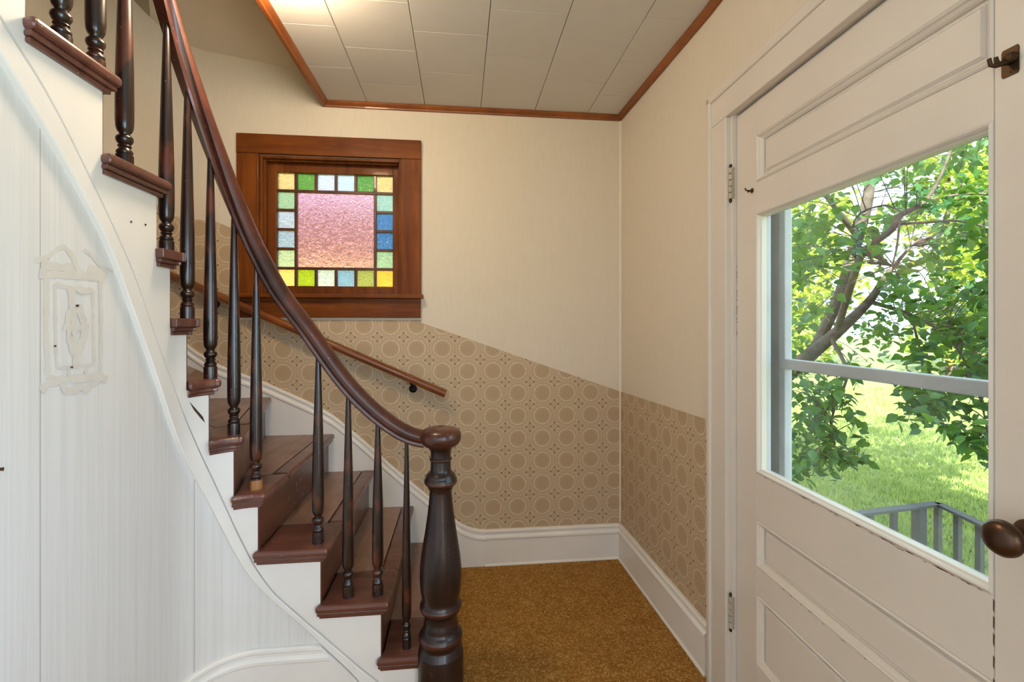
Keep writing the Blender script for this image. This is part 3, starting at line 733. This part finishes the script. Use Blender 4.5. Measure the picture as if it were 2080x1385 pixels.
for k in range(16):
    z = rnd.uniform(1.30, 1.66); h = rnd.uniform(.006, .022); mb.add([(DS0-.0004, o0-.0006, z), (DS0+.0008+.002*rnd.random(), o0-.0006, z-h*.4), (DS0+.0004, o0-.0006, z-h), (DS0-.0006, o0-.0006, z-h*.8)], [(0, 1, 2, 3)])
mb.build('paint_flake', 'chip', door)['kind'] = 'stuff'
# hinges
def hinge(z0, z1):
    hg = dl(MB().box(DS0-.017, DS0+.001, -.001, .004, z0, z1), 'hinge_leaf', 'hinge')
    n = 5; mb = MB(); st = (z1-z0)/n
    for i in range(n): mb.lathe([(.0070, z0+i*st+.0012), (.0084, z0+i*st+.0025), (.0084, z0+(i+1)*st-.0025), (.0070, z0+(i+1)*st-.0012)], (DS0-.008, -.005, 0), 14)
    dl(mb, 'hinge_knuckle', 'hinge', hg, smooth=True)
    dl(MB().lathe([(.003, z0-.012), (.006, z0-.010), (.0065, z0-.002), (.004, z0), (.004, z1), (.0065, z1+.002), (.006, z1+.008), (.0025, z1+.012)], (DS0-.008, -.005, 0), 14), 'hinge_pin', 'hook', hg, smooth=True)
hinge(1.782, 1.892); hinge(.285, .397)
# knob with rosette
RX = Matrix.Rotation(math.pi/2, 3, 'X')
kx, kz = 1.030, .995
rs = dl(MB().lathe([(.0275, -.0), (.0275, .004), (.024, .008), (.016, .011), (.012, .013)], (kx, o0, kz), 28, RX), 'knob_rosette', 'bronze', smooth=True)
dl(MB().lathe([(.011, .008), (.0095, .02), (.010, .032), (.016, .038), (.025, .043), (.0295, .052), (.0290, .060), (.024, .067), (.014, .071), (.001, .072)], (kx, o0, kz), 32, RX), 'door_knob', 'bronze', smooth=True, sharp=60)
# double hook on the latch stile, small hook on the hinge stile
hx_, hz_ = .998, 1.795
hk = dl(MB().prism([(-.011, -.024), (.011, -.024), (.013, -.020), (.013, .020), (.011, .024), (-.011, .024), (-.013, .020), (-.013, -.020)], 0, .002), 'hook_plate', 'hook')
for v in hk.data.vertices: c = v.co.copy(); v.co = (hx_+c.x, o0-c.z, hz_+c.y)
P_ = lambda x, y, z: (hx_+x, o0-y, hz_+z)
mb = MB(); mb.tube([P_(0, .001, 0), P_(0, .012, -.002), P_(-.004, .024, -.006), P_(-.006, .031, -.004), P_(-.006, .034, .007)], [.0055, .005, .004, .0035, .003], 10)
mb.tube([P_(-.004, .018, -.004), P_(-.006, .020, .004), P_(-.006, .021, .010)], [.004, .0035, .003], 10)
mb.lathe([(.009, 0), (.010, .004), (.007, .010), (.002, .012)], P_(.004, .002, .004), 14, RX); mb.lathe([(.002, 0), (.002, .001)], P_(0, .002, -.017), 8, RX)
dl(mb, 'coat_hook', 'hook', hk, smooth=True)
hk = dl(MB().lathe([(.008, 0), (.008, .002), (.006, .003)], (.2527, o0, 1.785), 14, RX), 'hook_plate', 'hook', smooth=True)
mb = MB().tube([(.2527, o0, 1.785), (.2527, o0-.012, 1.784), (.2520, o0-.022, 1.786), (.2515, o0-.024, 1.793)], [.003, .0028, .0026, .0024], 8)
mb.tube([(.2527, o0-.010, 1.784), (.2560, o0-.016, 1.779), (.2570, o0-.018, 1.784)], [.003, .0026, .0022], 8)
dl(mb, 'small_hook', 'hook', hk, smooth=True)
# casing and jambs
cas = empty('trim_4', (J.x, J.y, 0), DR); struct(cas, 'white flat door casing around the entrance door', 'trim')
c0, c1 = .150, 1.102
def casing(x0, x1, z0, z1, name):
    return MB().box(x0, x1, -.022, .004, z0, z1).build(name, 'door', cas, bevel=.003)
casing(.036, c0, 0, 2.071, 'side_casing'); casing(c1, c1+.115, 0, 2.071, 'side_casing'); casing(.036, c1+.115, 2.0715, 2.186, 'head_casing')
mb = MB().box(.026, .052, -.030, .004, 0, 2.186); mb.box(c1+.10, c1+.126, -.030, .004, 0, 2.186); MB.box(mb, .026, c1+.126, -.030, .004, 2.160, 2.196)
mb.build('back_band', 'door', cas, bevel=.006, seg=3)
mb = MB().box(c0, c0+.0115, -.004, .20, 0, 2.085); mb.box(c1-.0115, c1, -.004, .20, 0, 2.085); mb.box(c0, c1, -.004, .20, 2.0735, 2.085)
mb.build('jamb', 'door', cas, bevel=.001)
mb = MB().box(c0+.01, c0+.024, .058, .075, 0, 2.08); mb.box(c1-.024, c1-.01, .058, .075, 0, 2.08); mb.box(c0, c1, .058, .075, 2.055, 2.075)
mb.build('door_stop', 'ext', cas, bevel=.001)
# storm door outside
st = empty('door_2', (J.x, J.y, 0), DR); struct(st, 'weathered white storm door seen through the entrance glass', 'door')
def sd(mb, name, mat='ext', **k): return mb.build(name, mat, st, **k)
q0, q1 = .118, .150
sd(MB().box(.166, .252, q0, q1, .01, 2.06), 'stile', bevel=.003); sd(MB().box(1.0, 1.086, q0, q1, .01, 2.06), 'stile', bevel=.003)
for z0, z1 in ((1.97, 2.06), (.01, .30)): sd(MB().box(.252, 1.0, q0, q1, z0, z1), 'rail', bevel=.003)
for x0, x1 in ((.252, .282), (.97, 1.0)):
    sd(MB().box(x0, x1, q0-.014, q0+.012, .30, 1.97), 'sash_stile', bevel=.003)
sd(MB().box(.258, .997, q0-.016, q0+.010, 1.200, 1.233), 'meeting_rail', bevel=.004)
sd(MB().box(.28, .97, q0+.002, q0+.004, .30, 1.205), 'glass_pane', 'glass'); sd(MB().box(.28, .97, q0+.006, q0+.008, 1.23, 1.97), 'glass_pane', 'glass')

# ================================================================== CEILING LAMP
lx, ly = -.617, 1.588
lamp = empty('ceiling_lamp', (lx, ly, CT)); tag(lamp, 'glowing yellow glass ceiling lamp at the stairwell edge', 'lamp')
def lp(mb, name, mat): o = mb.build(name, mat, lamp, smooth=True); return o
M['shade'] = emit('lit_glass_shade', (1, .78, .54, 1), 175)
M['brass'] = metal('brass_fitting', S(190, 150, 80), .35)
lp(MB().lathe([(.060, -.0), (.060, -.008), (.050, -.014), (.046, -.018)][::-1], (0, 0, 0), 28), 'canopy', 'brass')
lp(MB().lathe([(.045, -.016), (.066, -.022), (.074, -.034), (.078, -.050), (.078, -.100), (.075, -.110), (.055, -.115), (.01, -.116)][::-1], (0, 0, 0), 32), 'glass_shade', 'shade')

# ================================================================== OUTSIDE
GZ = -.5
struct(MB().box(-30, 60, -30, 70, GZ-.1, GZ).build('ground', 'soil'), 'sunlit green lawn outside the entrance door', 'lawn')
struct(MB().box(1.16, 2.02, .2, 2.1, GZ, -.16).build('stoop', 'stone', bevel=.01), 'concrete stoop outside the entrance door', 'stoop')
ir = empty('iron_railing', (1.95, 1.72, -.16)); tag(ir, 'grey iron railing with square bars around the stoop', 'railing')
II = Matrix.Translation((-1.95, -1.72, .16))
def ip(mb, name): o = mb.build(name, 'iron', bevel=.001, seg=1); o.parent = ir; o.matrix_parent_inverse = II; return o
RZ = .60; R0 = on_z(1745, 1043, RZ); R1 = on_z(1905, 1023, RZ); R2 = on_z(1995, 1066, RZ)
R0 = R1+(R0-R1)*1.25; R2 = R1+(R2-R1)*5
def barbox(a, b, w, h):
    d = (b-a).normalized(); n = Vector((-d.y, d.x, 0))*w/2; u = Vector((0, 0, h/2)); mb = MB()
    mb.add([a-n-u, a+n-u, a+n+u, a-n+u, b-n-u, b+n-u, b+n+u, b-n+u], [(0, 3, 2, 1), (4, 5, 6, 7), (0, 1, 5, 4), (1, 2, 6, 5), (2, 3, 7, 6), (3, 0, 4, 7)]); return mb
for a, b in ((R0, R1), (R1, R2)):
    ip(barbox(a, b, .034, .012), 'top_rail'); dz = Vector((0, 0, RZ+.06)); ip(barbox(a-dz, b-dz, .02, .012), 'bottom_rail')
def vbar(p, w, z0=-.06): ip(MB().box(p.x-w/2, p.x+w/2, p.y-w/2, p.y+w/2, z0, RZ-.004), 'bar' if w < .03 else 'post')
vbar(R1, .020)
for k in range(1, 8):
    vbar(R1.lerp(R2, k*.095), .020)
for f, w in ((.20, .036), (.46, .02), (.70, .02), (.92, .02)): vbar(R1.lerp(R0, f), w, -.16 if w > .03 else -.06)

# ---- foreground tree
def leafshape(L, Wd, bend=.12):
    return [(0, 0, 0), (-Wd*.42, L*.22, bend*L*.35), (-Wd*.5, L*.45, bend*L*.45), (-Wd*.24, L*.78, bend*L*.1), (0, L, -bend*L*.7), (Wd*.24, L*.78, bend*L*.1), (Wd*.5, L*.45, bend*L*.45), (Wd*.42, L*.22, bend*L*.35), (0, L*.45, 0)]
LF = [(0, 8, 1), (1, 8, 2), (2, 8, 3), (3, 8, 4), (4, 8, 5), (5, 8, 6), (6, 8, 7), (7, 8, 0)]
rnd = random.Random(11)
tree = empty('tree', (2.6, 4.6, GZ)); tag(tree, 'leafy green tree with leaning trunk just outside the door', 'tree')
TI = Matrix.Translation((-2.6, -4.6, -GZ))
def tp(o): o.parent = tree; o.matrix_parent_inverse = TI; return o
def spl(pts, m=6):
    out = []
    P = [pts[0]]+list(pts)+[pts[-1]]
    for i in range(1, len(P)-2):
        for k in range(m):
            t = k/m; a, b, c, d = P[i-1], P[i], P[i+1], P[i+2]
            out.append(tuple(.5*(2*b[j]+(c[j]-a[j])*t+(2*a[j]-5*b[j]+4*c[j]-d[j])*t*t+(-a[j]+3*b[j]-3*c[j]+d[j])*t**3) for j in range(len(a))))
    out.append(tuple(pts[-1])); return out
limbs = []
def limb(pl, name='branch'):
    q = [tuple(pt(x, y, Z))+(r,) for x, y, Z, r in pl]; q = spl(q)
    tp(MB().tube([v[:3] for v in q], [max(.002, v[3]) for v in q], 9).build(name, 'bark', smooth=True)); limbs.extend(Vector(v[:3]) for v in q)
limb([(1440, 1040, 4.9, .11), (1500, 900, 4.8, .095), (1570, 790, 4.6, .08), (1640, 725, 4.45, .065), (1705, 670, 4.3, .05), (1765, 612, 4.2, .036), (1800, 560, 4.1, .022), (1850, 500, 4.0, .010)], 'trunk')
limb([(1650, 718, 4.45, .05), (1705, 600, 4.4, .05), (1742, 480, 4.4, .052), (1762, 405, 4.35, .045), (1772, 320, 4.3, .035), (1790, 200, 4.3, .022), (1800, 60, 4.2, .01)])
limb([(1700, 672, 4.3, .03), (1735, 560, 3.9, .028), (1756, 510, 3.7, .026), (1810, 467, 3.5, .024), (1828, 438, 3.45, .022), (1879, 409, 3.4, .016), (1915, 347, 3.35, .010), (1950, 250, 3.3, .005)])
limb([(1822, 455, 3.5, .010), (1880, 452, 3.3, .009), (1948, 449, 3.2, .007), (2040, 470, 3.1, .004)])
limb([(1884, 406, 3.4, .010), (1958, 394, 3.3, .008), (2012, 396, 3.2, .006), (2090, 420, 3.1, .004)])
limb([(1828, 440, 3.45, .008), (1822, 500, 3.4, .007), (1812, 540, 3.3, .005)])
limb([(1740, 545, 3.9, .010), (1735, 450, 3.7, .008), (1790, 418, 3.6, .007), (1840, 434, 3.4, .005)])
limb([(1765, 612, 4.2, .020), (1850, 640, 3.9, .014), (1930, 690, 3.6, .010), (1985, 790, 3.4, .007), (2010, 900, 3.3, .004)])
limb([(1690, 690, 4.3, .02), (1720, 760, 4.0, .012), (1690, 850, 3.8, .008), (1700, 930, 3.7, .004)])
limb([(1850, 640, 3.9, .010), (1870, 720, 3.7, .008), (1880, 820, 3.5, .005)])
limb([(1742, 480, 4.4, .03), (1680, 400, 4.2, .02), (1630, 330, 4.1, .012), (1560, 250, 4., .006)])
leaves = []; tw = MB()
def cluster(px, py, Z, nl, droop=.5, size=1.):
    if 1640 < px < 1800 and 540 < py < 740 and Z < 4.35 and rnd.random() < .75: return
    if 1735 < px < 1925 and 330 < py < 540 and Z < 3.6 and rnd.random() < .65: return
    c = pt(px, py, Z); q = min(limbs, key=lambda v: (v-c).length_squared)
    mid = q.lerp(c, .5)+Vector((rnd.uniform(-.06, .06), rnd.uniform(-.06, .06), .08)); path = [Vector(v[:3]) for v in spl([tuple(q), tuple(mid), tuple(c)], 5)]
    if (c-q).length < 1.1: tw.tube(path, [.004-.0022*i/10 for i in range(len(path))], 5)
    for k in range(nl):
        f = rnd.random(); b = path[-1].lerp(path[-5], f) + Vector((rnd.gauss(0, .05), rnd.gauss(0, .05), rnd.gauss(0, .04)))
        yaw = rnd.uniform(0, 6.283); pit = rnd.gauss(-.5*droop*1.6, .45); rol = rnd.gauss(0, .5)
        R = Matrix.Rotation(yaw, 3, 'Z') @ Matrix.Rotation(pit, 3, 'X') @ Matrix.Rotation(rol, 3, 'Y')
        leaves.append((b, R, size*rnd.uniform(.062, .105)))
for k in range(400): cluster(rnd.uniform(1540, 2180), rnd.uniform(120, 745), rnd.uniform(2.9, 5.2), 11)
for k in range(60): cluster(rnd.uniform(1880, 2120), rnd.uniform(380, 760), rnd.uniform(3.0, 4.6), 11)
for k in range(46): cluster(rnd.uniform(1570, 1760), rnd.uniform(740, 950), rnd.uniform(3.3, 4.4), 10)
for k in range(20): cluster(rnd.uniform(1600, 1690), rnd.uniform(880, 990), rnd.uniform(3.3, 4.0), 8)
for k in range(74):
    x = rnd.uniform(1835, 2150); cluster(x, rnd.uniform(740, 860+max(0, x-1880)*.75), rnd.uniform(3.0, 3.9), 11)
tp(tw.build('twigs', 'bark', smooth=True))['kind'] = 'stuff'
tp_cam = Vector((0, 0, H))
def inframe(p):
    X = p.x*CA-p.y*SA_; Z = p.x*SA_+p.y*CA; px = 1040+FPX*X/Z; py = YH-FPX*(p.z-H)/Z; return 1617 < px < 2015 and 270+(2015-px)*.37 < py < 960+(px-1552)*.47
leaves.sort(key=lambda l: (0 if inframe(l[0]) else 1, -l[2]/(l[0]-tp_cam).length))
lm = [MB().add([Vector(v) for v in leafshape(1, w, bd)], LF) for w, bd in ((.72, .14), (.62, .2), (.8, .1))]
lmesh = []
for m_ in lm:
    o = m_.build('leaf', 'leaf', smooth=True, sharp=180); lmesh.append(o.data); bpy.data.objects.remove(o)
for i, (b, R, L_) in enumerate(leaves[:300]):
    o = bpy.data.objects.new('leaf', lmesh[i % 3]); COL.objects.link(o); o.parent = tree; o.matrix_parent_inverse = TI; o.matrix_basis = Matrix.Translation(b) @ (R*L_).to_4x4()
fo = MB()
for b, R, L_ in leaves[300:]: fo.add([b+R @ (Vector(v)*L_) for v in leafshape(1, rnd.uniform(.6, .8), .15)], LF)
fo = tp(fo.build('foliage', 'leaf', smooth=True, sharp=180)); fo['kind'] = 'stuff'
# ---- garden trees behind
def gtree(x, y, h, r, lab, n=1700, ls=.22):
    t = empty('garden_tree', (x, y, GZ)); tag(t, lab, 'tree', 'trees at the end of the lawn')
    MB().tube([(0, 0, 0), (.05, 0, h*.3), (-.05, .1, h*.6), (0, 0, h*.95)], [.16, .13, .09, .03], 9).build('trunk', 'bark', t, smooth=True)
    mb = MB(); g = random.Random(int(x*10+y))
    blobs = [(Vector((g.gauss(0, r*.42), g.gauss(0, r*.42), h*g.uniform(.08, .98))), r*g.uniform(.3, .55)) for _ in range(26)]
    for k in range(n):
        c, q = g.choice(blobs); d = Vector((g.gauss(0, 1), g.gauss(0, 1), g.gauss(0, 1))).normalized()*q*g.uniform(.55, 1.05)
        R = Matrix.Rotation(g.uniform(0, 6.28), 3, 'Z') @ Matrix.Rotation(g.gauss(-.4, .7), 3, 'X'); s_ = ls*g.uniform(.6, 1.2)
        mb.add([c+d+R @ (Vector(v)*s_) for v in leafshape(1, .75, .15)], LF)
    o = mb.build('foliage', 'leaf2', t, smooth=True, sharp=180); o['kind'] = 'stuff'
gtree(12.3, 17.0, 9, 2.1, 'sunlit yellow-green tree farthest left beyond the lawn', 2300, .32)
gtree(16.3, 20.4, 9.5, 2.1, 'sunlit tree second from the left beyond the lawn', 2300, .32)
gtree(17.6, 15.2, 9, 2.1, 'sunlit tree second from the right beyond the lawn', 2300, .32)
gtree(21.6, 16.6, 9, 2.1, 'sunlit tree farthest right beyond the lawn', 2300, .32)
# ---- made-up house, added as a warm sunlit backdrop to the stained glass
nh = empty('backdrop_house', (-3, 10.5, GZ)); tag(nh, 'added cream house, a warm backdrop behind the stained-glass window', 'house')
MB().box(-6, 4.2, 0, 5, 0, 3.35).build('wall', 'siding', nh)
mb = MB(); mb.add([(-6.3, -.3, 3.35), (4.5, -.3, 3.35), (4.5, 5.3, 3.35), (-6.3, 5.3, 3.35), (-6.3, 2.5, 5), (4.5, 2.5, 5)], [(0, 1, 5, 4), (2, 3, 4, 5), (0, 4, 3), (1, 2, 5), (3, 2, 1, 0)]); mb.build('roof', 'roof', nh)
# ---- grass
rnd = random.Random(5); g = MB()
for k in range(42000):
    f = rnd.random(); Z = 3.3/(1-f*.76); px = rnd.uniform(1540, 2120)
    d = ray(px, 659); p = Vector((d.x*Z, d.y*Z, GZ)); h = rnd.uniform(.03, .075)*(1+.10*max(0, Z-5)); a = rnd.uniform(0, 6.28); w = .0045*(1+.16*Z)
    l = Vector((rnd.gauss(0, .35), rnd.gauss(0, .35), 0))*h; c = Vector((math.cos(a)*w, math.sin(a)*w, 0))
    g.v += [tuple(p-c), tuple(p+c), tuple(p+l+Vector((0, 0, h)))]; n = len(g.v); g.f.append((n-3, n-2, n-1))
g.uv = [(0, 0)]*len(g.v)
me = bpy.data.meshes.new('lawn_grass'); me.from_pydata(g.v, [], g.f); me.materials.append(M['grass'])
o = bpy.data.objects.new('lawn_grass', me); COL.objects.link(o); tag(o, 'short bright green grass blades covering the lawn', 'grass', kind='stuff')
